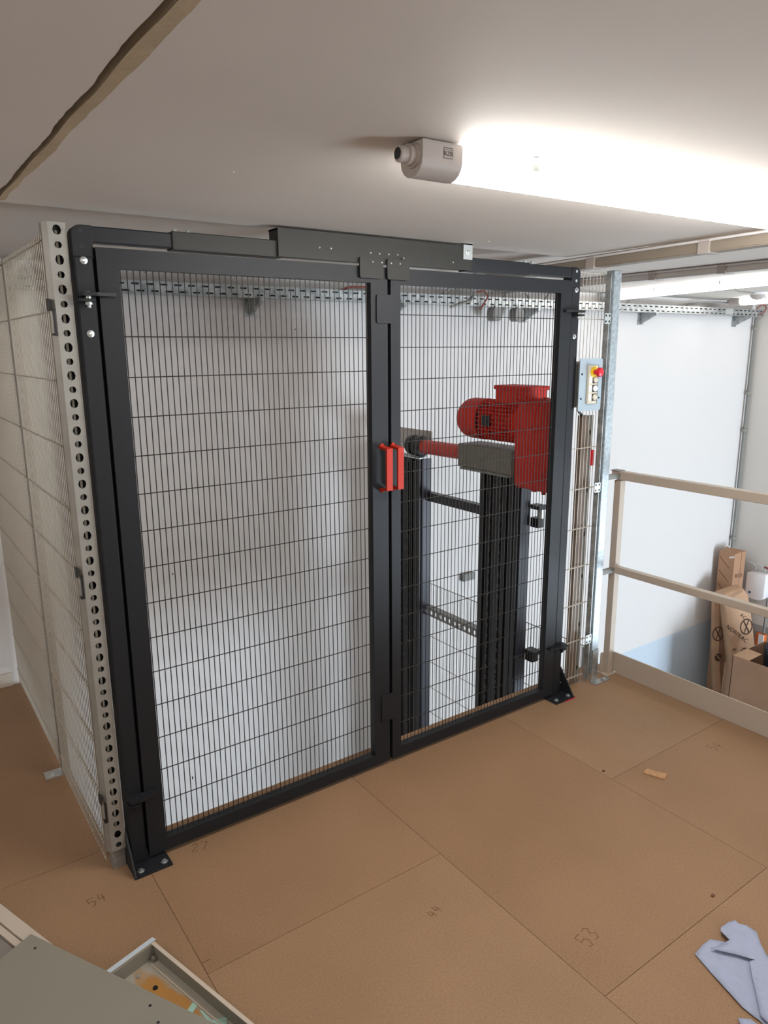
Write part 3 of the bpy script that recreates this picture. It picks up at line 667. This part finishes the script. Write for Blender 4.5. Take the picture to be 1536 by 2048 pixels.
# ================================================================== CEILING SERVICES
def trunk(label, p0, p1, zt, h, w, m, collars):
    t = thing('cable_trunking', label, 'trunking', ((p0[0]+p1[0])/2, (p0[1]+p1[1])/2, zt))
    a = Vector((p0[0], p0[1], 0)); b = Vector((p1[0], p1[1], 0)); d = (b-a).normalized(); s = Vector((d.y, -d.x, 0))
    if s.x < 0: s = -s
    def bx(t0, t1, s0, s1, z0, z1):
        mb = MB(); vs = [a+d*t_+s*s_+Vector((0, 0, z)) for z in (z0, z1) for s_ in (s0, s1) for t_ in (t0, t1)]
        return mb.add(vs, [(0, 2, 3, 1), (4, 5, 7, 6), (0, 1, 5, 4), (2, 6, 7, 3), (0, 4, 6, 2), (1, 3, 7, 5)])
    L = (b-a).length
    part('trunking_body', bx(0, L, 0, w, zt-h, zt), m, t)
    part('trunking_lid', bx(0, L, -.004, 0, zt-h+.004, zt-h*.42), m, t)
    for c in collars: part('joint_collar', bx(c, c+.05, -.011, w+.004, zt-h-.003, zt-.004), 'lampbody', t)
    part('cable', MB().tube([a+d*x_-s*.006+Vector((0, 0, zt-.010)) for x_ in (0, L*.5, L)], .0055), 'white', t, label='white cable along the trunking')
    return t
trunk('beige cable trunking with white cable along the low ceiling edge above the railing', (2.235, 1.0), (1.90, -2.4), ZC, .055, .06, mat('beige_trunking', '#91877a', .55), (.55, 1.02, 1.62, 2.6))
trunk('grey cable trunking beyond the beige one in front of the stairwell lamp', (3.34, 1.78), (3.27, -1.2), ZC2, .05, .07, mat('grey_trunking', '#d2cfca', .5), (.75, 1.30, 1.75))
T = thing('cable_tray', 'long perforated galvanised cable tray on brackets along the top of the back wall', 'cable tray', (3.5, 1.76, 2.09))
mb = MB(); pitch = .078; n = int((XR-.02+.16)/pitch)
for i in range(n):
    x = -.16+pitch*i
    hA = [(.08, .36), (.34, .36), (.60, .36), (.60, .5), (.60, .64), (.34, .64), (.08, .64), (.08, .5)]
    hB = [(.42, .28), (.68, .28), (.94, .28), (.94, .42), (.94, .56), (.68, .56), (.42, .56), (.42, .42)]
    mb.cell((x, 1.70, 2.118), (pitch, 0, 0), (0, 0, .034), hA); mb.cell((x, 1.70, 2.086), (pitch, 0, 0), (0, 0, .032), hB)
x0, x1 = -.16, -.16+pitch*n
mb.add([(x0, 1.70, 2.086), (x1, 1.70, 2.086), (x1, 1.80, 2.086), (x0, 1.80, 2.086)], [(0, 1, 2, 3)])
mb.add([(x0, 1.80, 2.086), (x1, 1.80, 2.086), (x1, 1.80, 2.152), (x0, 1.80, 2.152)], [(0, 1, 2, 3)])
part('tray', mb, 'galv', T, solid=.0015)
for yy, zz in ((1.715, 2.096), (1.715, 2.118), (1.718, 2.138), (1.74, 2.10), (1.74, 2.125)): part('tray_shade_filler', MB().cyl((x0, yy, zz), (x1, yy, zz), .0115, 8), 'black', T)  # black rods added to imitate shadow inside the tray behind its slots
part('tray_lip', MB().box(x0, x1, 1.692, 1.70, 2.083, 2.088), 'galv', T)
for bx_ in (1.28, 2.33, 3.62, 5.12, 6.68):
    b = MB(); b.prism([(bx_, YB-.001, 2.084), (bx_, 1.66, 2.084), (bx_, 1.66, 2.066), (bx_, YB-.001, 1.985)], (.022, 0, 0)); b.box(bx_-.03, bx_+.05, YB-.006, YB-.001, 1.98, 2.084)
    part('tray_bracket', b, 'galv', T)
part('splice_plate', MB().box(6.28, 6.42, 1.690, 1.6985, 2.09, 2.148), 'zinc', T)
def cable(label, pts, m='cable', rr=.008):
    return single('cable', MB().tube(pts, rr), m, label, 'cable', smooth=.9)
cable('grey cable looping down from the ceiling into the tray above the railing post', [(4.86, 1.16, 2.228), (4.83, 1.45, 2.228), (4.80, 1.62, 2.222), (4.80, 1.70, 2.20), (4.80, 1.74, 2.15), (4.80, 1.75, 2.10)])
cable('thin grey ceiling cable running to the round detector', [(4.86, 1.16, 2.23), (5.1, .95, 2.23), (5.35, 1.05, 2.23), (5.60, 1.06, 2.23)], rr=.006)
cable('grey cable arching from the corner lamp end cap into the tray', [(6.26, 1.67, 2.20), (6.18, 1.72, 2.205), (6.0, 1.76, 2.20), (5.75, 1.77, 2.17), (5.70, 1.77, 2.10)])
cable('red cable loop on the tray near the far right corner', [(6.92, 1.72, 2.09), (6.97, 1.68, 2.12), (7.0, 1.67, 2.16), (6.98, 1.67, 2.195), (6.92, 1.68, 2.20), (6.88, 1.70, 2.17), (6.90, 1.72, 2.12)], 'redcable', .006)
cable('red cable loop on the tray behind the right gate leaf', [(3.05, 1.70, 2.06), (3.06, 1.67, 2.10), (3.09, 1.66, 2.15), (3.06, 1.67, 2.19), (3.0, 1.70, 2.18), (2.98, 1.72, 2.12)], 'redcable', .007)
cable('dark cable coil bulging over the tray behind the right gate leaf', [(2.70, 1.75, 2.14), (2.78, 1.72, 2.20), (2.92, 1.70, 2.215), (3.0, 1.70, 2.18), (2.95, 1.69, 2.12), (2.85, 1.69, 2.09), (2.76, 1.69, 2.07)], 'cable', .009)
cable('brown cable rising from the tray beside the meeting stiles', [(1.85, 1.75, 2.14), (1.95, 1.74, 2.175), (2.07, 1.74, 2.18), (2.16, 1.75, 2.165), (2.22, 1.75, 2.14)], 'redcable', .007)
for i_, (x0_, x1_) in enumerate(((3.3, 3.62), (3.75, 4.1))):
    cable(('dark cable bow above the tray left of the gate post', 'second dark cable bow above the tray next to the gate post')[i_], [(x0_, 1.75, 2.13), (x0_+.06, 1.73, 2.20), (x0_+.16, 1.72, 2.215), (x1_-.06, 1.73, 2.19), (x1_, 1.75, 2.13)], 'cable', .009)
for i_, x_ in enumerate((3.19, 3.42)):
    mb = MB(); mb.rrect((x_, 1.66, 2.03), (1, 0, 0), (0, 0, 1), (0, .07, 0), .085, .10, .03); mb.box(x_-.006, x_+.006, 1.69, 1.70, 2.07, 2.09)
    single('hanging_socket', mb, 'grey', ('grey socket hanging under the tray, left one of the pair behind the gate', 'grey socket hanging under the tray, right one of the pair behind the gate')[i_], 'socket')
SD = thing('smoke_detector', 'round white detector on the ceiling beside the corner lamp', 'detector', (5.67, 1.06, ZC2))
part('base', MB().lathe((5.67, 1.06, ZC2), (0, 0, -1), [(0, .075), (.018, .073)], 24), 'white', SD); part('head', MB().lathe((5.67, 1.06, ZC2-.018), (0, 0, -1), [(0, .062), (.022, .055), (.038, .035), (.042, .01)], 24), 'lampbody', SD, smooth=.8)
CP = thing('corner_conduit', 'grey conduit pipe with clips running down the far right corner', 'pipe', (7.04, 1.79, 0))
part('pipe', MB().cyl((7.045, 1.79, -.42), (7.045, 1.79, 2.075), .016, 14), 'grey', CP, smooth=.9)
for z in (1.95, 1.28, .88, -.33): part('pipe_clip', MB().box(7.02, 7.075, 1.772, 1.81, z, z+.03), 'cable', CP, bevel=.003)
single('wall_outlet', MB().box(3.02, 3.14, 1.79, 1.829, -.04, .02), 'grey', 'small grey outlet low on the back wall seen between the lift masts', 'outlet', bevel=.004)
for (x, z, h_) in ((.695, .453, .012), (.726, -.955, .03), (.668, 2.204, .006), (1.592, 1.906, .01)):
    mb = MB(); mb.prism([(x, YB-.001, z), (x+.007, YB-.001, z+h_*.4), (x+.004, YB-.001, z+h_), (x-.004, YB-.001, z+h_*.6)], (0, .0008, 0)); part('scuff_mark', mb, 'ink', bpy.data.objects['wall_back'])

# ================================================================== THINGS DOWN IN THE STAIRWELL CORNER
H_ = thing('water_heater', 'small white wall-mounted water heater in the far right corner', 'water heater', (7.08, 1.45, -.78))
mb = MB(); P = []
for t in range(0, 9):
    a = math.pi*t/8; P.append((6.965, 1.45+.105*math.cos(a), -.885-.045*math.sin(a)))
P = [(6.965, 1.555, -.64), (6.965, 1.345, -.62)] + [(6.965, q[1], q[2]) for q in reversed(P)]
part('body', MB().prism(P, (.115, 0, 0)), 'white', H_, bevel=.012, smooth=.6)
part('control_knob', MB().lathe((6.966, 1.50, -.855), (-1, 0, 0), [(0, .014), (.006, .013), (.007, .005)], 14), mat('teal_knob', '#1f5870', .4), H_)
for y in (1.50, 1.40): part('pipe', MB().tube([(7.04, y, -.63), (7.04, y, -.58), (7.04, y+.03, -.55), (7.04, y+.10, -.545)], .008), 'zinc', H_)
part('supply_pipe', MB().tube([(7.04, 1.41, -.56), (7.04, 1.30, -.575), (7.04, 1.10, -.62)], .010), 'redcable', H_, label='copper-brown supply pipe')
part('drop_pipe', MB().cyl((7.04, 1.335, -.9), (7.04, 1.335, -1.30), .012, 10), 'grey', H_)
SK = thing('isolator_switch', 'orange and white isolator on the right wall behind the dark folded cover', 'switch', (7.08, 1.36, -1.38))
part('body', MB().box(7.02, 7.078, 1.315, 1.41, -1.46, -1.32), 'orange', SK, bevel=.006); part('front', MB().box(7.008, 7.02, 1.315, 1.375, -1.45, -1.315), 'white', SK, bevel=.003)
U = Vector((.77, -.64, 0)); Nn = Vector((.64, .77, 0))
def on(p0, s, z, d=0): return Vector((p0[0], p0[1], max(ZL, 1.788+(z-1.788)*1.065))) + U*s*1.065 + Nn*d
def ring_mark(parent, p0, s, z, rr, d):
    mb = MB(); n = 20
    vs = []
    for i in range(n):
        t = 2*math.pi*i/n
        for q in (rr, rr*.84): vs.append(on(p0, s+q*.8*math.cos(t), z+q*1.15*math.sin(t), d))
    mb.add(vs, [(2*i, 2*((i+1) % n), 2*((i+1) % n)+1, 2*i+1) for i in range(n)])
    for t, w0 in ((128, .09), (72, .06)):
        t = math.radians(t); a = on(p0, s-rr*.7*math.cos(t), z-rr*math.sin(t), d); b = on(p0, s+rr*.7*math.cos(t), z+rr*math.sin(t), d); w = (b-a).normalized().cross(Nn)*rr*w0
        mb.add([a-w, b-w, b+w, a+w], [(0, 1, 2, 3)])
    part('printed_mark', mb, 'ink', parent)
def disc_mark(parent, p0, s, z, rr, d, mslash='kraft'):
    mb = MB(); n = 18; mb.add([on(p0, s+rr*.8*math.cos(2*math.pi*i/n), z+rr*math.sin(2*math.pi*i/n), d) for i in range(n)], [tuple(range(n))]); part('printed_mark', mb, 'ink', parent)
    mb = MB(); mb.add([on(p0, s-rr*.6, z+rr*.6, d-.001), on(p0, s-rr*.45, z+rr*.72, d-.001), on(p0, s+rr*.7, z-rr*.5, d-.001), on(p0, s+rr*.55, z-rr*.62, d-.001)], [(0, 1, 2, 3)]); part('printed_mark', mb, mslash, parent)
# tall carton in the corner
A_ = thing('tall_carton', 'tall narrow brown carton with taped top standing in the far corner', 'carton', (6.83, 1.66, ZL))
part('carton_body', MB().box(6.73, 6.955, 1.58, 1.76, ZL, -.40), 'kraft2', A_, bevel=.004)
part('top_flap', MB().prism([(6.735, 1.585, -.40), (6.735, 1.75, -.40), (6.86, 1.75, -.375)], (.01, -.0, .004)), 'carton', A_)
part('tape', MB().prism([(6.7290, 1.64, -.445), (6.7290, 1.585, -.425), (6.7290, 1.585, -.440), (6.7290, 1.64, -.462)], (.0006, 0, 0)), 'white', A_)
part('carton_seam', MB().box(6.862, 6.866, 1.5785, 1.5802, -.95, -.405), 'ink', A_)
for i in range(4):
    z = -.46-.15*i; mb = MB(); mb.prism([(6.7292, 1.745, z), (6.7292, 1.63, z-.11), (6.7292, 1.63, z-.118), (6.7292, 1.745, z-.008)], (.0005, 0, 0)); part('printed_stripe', mb, 'ink', A_)
text_part('printed_lettering', 'RD', .06, 'ink', A_, (6.81, 1.5785, -.66), (1, 0, 0), (0, 0, 1)); text_part('printed_lettering', 'D', .06, 'ink', A_, (6.895, 1.5785, -.67), (1, 0, 0), (0, 0, 1))
# wrapped parcel in front of it
PB = (6.62, 1.43)
B_ = thing('wrapped_parcel', 'crumpled brown paper parcel with printed marks leaning in front of the tall carton', 'parcel', (6.65, 1.47, ZL))
out = [(-.224, -.639), (-.001, -.545), (.064, -.623), (.131, -.896), (.183, -1.164), (.175, -1.327), (.10, -1.46), (.06, -1.9), (.05, ZL), (-.06, ZL), (-.05, -1.9), (-.029, -1.40), (-.092, -1.063), (-.117, -.956), (-.150, -.77)]
part('parcel_body', MB().prism([on(PB, s, z, -.06) for s, z in out], Nn*.16), 'kraft', B_, bevel=.02, smooth=1.0)
part('torn_fold', MB().prism([on(PB, -.215, -.66, -.062), on(PB, .0, -.56, -.062), on(PB, .0, -.585, -.066), on(PB, -.16, -.70, -.066)], Nn*.004), 'carton', B_)
ring_mark(B_, PB, .075, -.952, .075, -.0625); disc_mark(B_, PB, .085, -1.225, .05, -.0625)
up = Vector((0, 0, 1)); dirB = U*.80+up*-.60; upB = U*.60+up*.80
text_part('printed_lettering', 'NORFRAC', .062, 'ink', B_, on(PB, -.01, -1.03, -.0625), dirB, upB)
text_part('printed_lettering', 'KC', .05, 'ink', B_, on(PB, .035, -.845, -.0625), dirB, upB); text_part('printed_lettering', 'JJE', .04, 'ink', B_, on(PB, -.015, -1.20, -.0625), dirB, upB)
# thin wrapped tube
PC = (6.51, 1.668)
C2 = thing('wrapped_tube', 'thin pale brown wrapped tube standing at the left of the crumpled parcel', 'parcel', (6.55, 1.50, ZL))
part('tube_body', MB().prism([on(PC, s, z, 0) for s, z in ((.02, -.766), (.09, -.765), (.13, -1.3), (.20, -1.8), (.22, ZL), (.11, ZL), (.115, -1.769), (.055, -1.3))], Nn*.07), 'kraft', C2, bevel=.012)
ring_mark(C2, PC, .095, -1.10, .07, -.0015); disc_mark(C2, PC, .12, -1.36, .045, -.0015)
# big cardboard box with a dark folded thing standing in it
E_ = thing('cardboard_box', 'large open brown cardboard box cut off by the right edge of the photo', 'box', (6.3, .8, ZL))
mb = MB()
for b_ in ((6.0, 6.006, .45, 1.11), (6.6, 6.606, .45, 1.11)): mb.box(b_[0], b_[1], b_[2], b_[3], ZL, -1.21)
for b_ in ((.45, .456), (1.104, 1.11)): mb.box(6.0, 6.606, b_[0], b_[1], ZL, -1.21)
mb.box(6.0, 6.606, .45, 1.11, ZL, ZL+.01); part('box_wall', mb, 'carton', E_)
part('flap', MB().prism([(6.003, .95, -1.211), (6.003, 1.108, -1.211), (6.22, 1.09, -1.19), (6.20, .93, -1.19)], (0, 0, .005)), 'kraft', E_)
part('flap', MB().prism([(6.05, .47, -1.212), (6.60, .47, -1.212), (6.60, .70, -1.195), (6.05, .70, -1.195)], (0, 0, .005)), 'kraft', E_)
part('label_sticker', MB().box(5.9988, 6.0, .56, .70, -1.52, -1.36), 'lampbody', E_)
single('folded_cover', MB().prism([(6.24, .90, -1.75), (6.36, .82, -1.75), (6.42, .80, -1.02), (6.36, .86, -.94), (6.28, .93, -1.15)], (.06, .05, 0)), 'navy', 'dark navy folded cover sticking out of the large cardboard box', 'cover', bevel=.01)

# ================================================================== THINGS ON THE MEZZANINE FLOOR
# blue paper towel, two layers
def drape(pts, zf, th=.004, bump_=.006):
    """filled outline with a wavy surface lying on the floor"""
    bm = bmesh.new(); vs = [bm.verts.new((x, y, 0)) for x, y in pts]; bm.faces.new(vs)
    bmesh.ops.triangulate(bm, faces=bm.faces)
    for _ in range(4):
        bmesh.ops.subdivide_edges(bm, edges=[e for e in bm.edges if e.calc_length() > .028], cuts=1)
        bmesh.ops.triangulate(bm, faces=bm.faces)
    for v in bm.verts:
        x, y = v.co.x, v.co.y
        h = math.sin(x*31+y*17)*.5 + math.sin(x*73-y*51+1)*.3 + math.sin(y*95+x*20)*.2
        if v.is_boundary: h *= .45
        v.co.z = zf(x, y) + bump_*(.5+.5*h)
    mb = MB(); bm.verts.index_update(); mb.v = [tuple(v.co) for v in bm.verts]; mb.f = [tuple(q.index for q in fa.verts) for fa in bm.faces]; bm.free()
    return mb
PT = thing('paper_towel', 'crumpled blue paper towel lying on the chipboard floor near the right edge', 'paper towel', (1.22, -1.48, 0))
low = [(1.138, -1.384), (1.184, -1.380), (1.225, -1.381), (1.237, -1.393), (1.260, -1.425), (1.29, -1.46), (1.30, -1.53), (1.242, -1.60), (1.144, -1.66), (1.06, -1.70), (1.077, -1.611), (1.076, -1.596), (1.078, -1.563), (1.094, -1.512), (1.113, -1.454)]
part('lower_layer', drape(low, lambda x, y: .002), 'paper', PT, smooth=1.5, solid=.001)
upl = [(1.182, -1.408), (1.219, -1.418), (1.258, -1.424), (1.264, -1.405), (1.270, -1.388), (1.283, -1.381), (1.322, -1.382), (1.348, -1.391), (1.344, -1.406), (1.358, -1.422), (1.358, -1.455), (1.321, -1.487), (1.294, -1.518), (1.274, -1.556), (1.23, -1.62), (1.15, -1.70), (1.075, -1.66), (1.081, -1.612), (1.18, -1.537), (1.233, -1.500), (1.250, -1.508), (1.222, -1.464)]
part('upper_layer', drape(upl, lambda x, y: .012, bump_=.009), 'paper', PT, smooth=1.5, solid=.001)
PT2 = single('paper_towel', drape([(1.035, -1.575), (1.06, -1.597), (1.062, -1.64), (1.03, -1.72), (.96, -1.66)], lambda x, y: .003), 'paper', 'corner of a second blue paper towel at the bottom edge of the photo', 'paper towel', smooth=1.5, solid=.001)
single('chipboard_offcut', MB().prism([(1.868, -.704, 0), (1.904, -.781, 0), (1.860, -.795, 0), (1.830, -.716, 0)], (0, 0, .006)), 'chipwood', 'small flat chipboard offcut on the floor right of the gate', 'offcut')
for i_, (x, y, lb) in enumerate(((1.70, -.60, 'dark crumb beside the long floor joint right of the gate'), (1.06, -.60, None), (1.40, -1.28, 'dark splinter on the floor above the blue paper towel'))):
    if lb: single('debris_crumb', MB().prism([(x, y, 0), (x+.012, y+.004, 0), (x+.014, y-.006, 0), (x+.003, y-.008, 0)], (0, 0, .004)), 'pencil', lb, 'crumb')
# painted metal tray with rust, partly under a sheet panel
ax = Vector((.13, -.436, 0)).normalized(); sd = Vector((-ax.y, ax.x, 0)); sd = -sd if sd.x > 0 else sd
O = Vector((-.189, -.438, 0))
def loc(a, b, z): return O + ax*a + sd*b + Vector((0, 0, z))
def lb_(a0, a1, b0, b1, z0, z1, mb=None):
    mb = mb or MB(); vs = [loc(a, b, z) for z in (z0, z1) for b in (b0, b1) for a in (a0, a1)]
    return mb.add(vs, [(0, 2, 3, 1), (4, 5, 7, 6), (0, 1, 5, 4), (2, 6, 7, 3), (0, 4, 6, 2), (1, 3, 7, 5)])
TR = thing('metal_tray', 'shallow grey metal tray with orange rust on the floor under the grey sheet panel', 'tray', O)
part('tray_base', lb_(.0, .95, .0, .34, .0, .004), 'pan', TR)
part('side_wall', lb_(.0, .95, .0, .0035, .004, .05), 'sheet', TR)
part('side_rim', lb_(.0, .95, -.004, .007, .0495, .052), 'beige', TR)
part('side_wall', lb_(.0, .95, .3365, .34, .004, .05), 'sheet', TR)
part('end_wall', lb_(.0, .0035, .0, .34, .004, .05), 'sheet', TR)
part('end_flange', MB().prism([loc(-.002, -.012, .051), loc(-.020, -.010, .049), loc(-.020, .34, .049), loc(-.002, .34, .051)], (0, 0, .002)), 'pale', TR, label='folded end flange with pale blue highlight painted in')  # pale colour stands in for the highlight along the flange
part('inner_fold', lb_(.02, .95, .024, .028, .004, .007), 'beige', TR)
part('corner_weld', MB().sphere(loc(.014, .012, .012), .009, 8, 6), 'sheet2', TR)
part('screw', MB().lathe(loc(.03, .075, .004), (0, 0, 1), [(0, .006), (.006, .005)], 8), 'zinc', TR)
part('burn_mark', MB().lathe(loc(.10, .066, .004), (0, 0, 1), [(0, .008), (.004, .006)], 8), 'black', TR)
mb = MB(); mb.prism([(-.150, -.660, .0045), (-.141, -.673, .0045), (-.165, -.692, .0045), (-.176, -.676, .0045)], (0, 0, .0006))
mb.prism([(-.148, -.694, .0045), (-.142, -.70, .0045), (-.131, -.752, .0045), (-.140, -.755, .0045)], (0, 0, .0006)); mb.prism([(-.140, -.742, .0052), (-.094, -.760, .0052), (-.102, -.780, .0052), (-.142, -.76, .0052)], (0, 0, .0006))
part('tape_scrap', mb, 'tape', TR, label='scraps of mint green tape')
ax2 = Vector((.338, -.608, 0)).normalized(); sd2 = Vector((ax2.y, -ax2.x, 0)); O = Vector((-.484, -.199, 0)); ax, sd = ax2, sd2
if sd.x > 0: sd = -sd
PN = thing('sheet_panel', 'flat grey painted sheet metal panel lying over the rusty tray in the bottom left corner', 'metal panel', O)
mb = lb_(0, 1.05, 0, .52, .0585, .0615); lb_(0, .004, 0, .52, .053, .0585, mb); lb_(0, 1.05, 0, .004, .053, .0585, mb); part('sheet', mb, 'sheet', PN, bevel=.0008)
for a, b in ((.058, .032), (.505, .033), (.56, .062)): part('panel_hole', MB().cyl(loc(a, b, .0614), loc(a, b, .0619), .0042, 10), 'black', PN)
O = Vector((-.539, .038, 0)); ax = Vector((.106, -.283, 0)).normalized(); sd = Vector((ax.y, -ax.x, 0))
if sd.x > 0: sd = -sd
FT = thing('folded_metal_profile', 'beige folded metal profile lying on the floor at the left edge of the photo', 'metal profile', O)
part('flange', lb_(-.6, .33, .0, .042, .0, .030), 'beige', FT, bevel=.001); part('flange', lb_(-.6, .33, .0455, .066, .0, .026), 'beige', FT, bevel=.001)
part('profile_web', lb_(-.6, .33, .030, .06, .0, .012), 'sheet2', FT)
single('grey_panel', lb_(-.6, .33, .072, .5, .0, .024), 'sheet2', 'second darker grey panel lying beside the beige profile under the sheet', 'metal panel', bevel=.001)
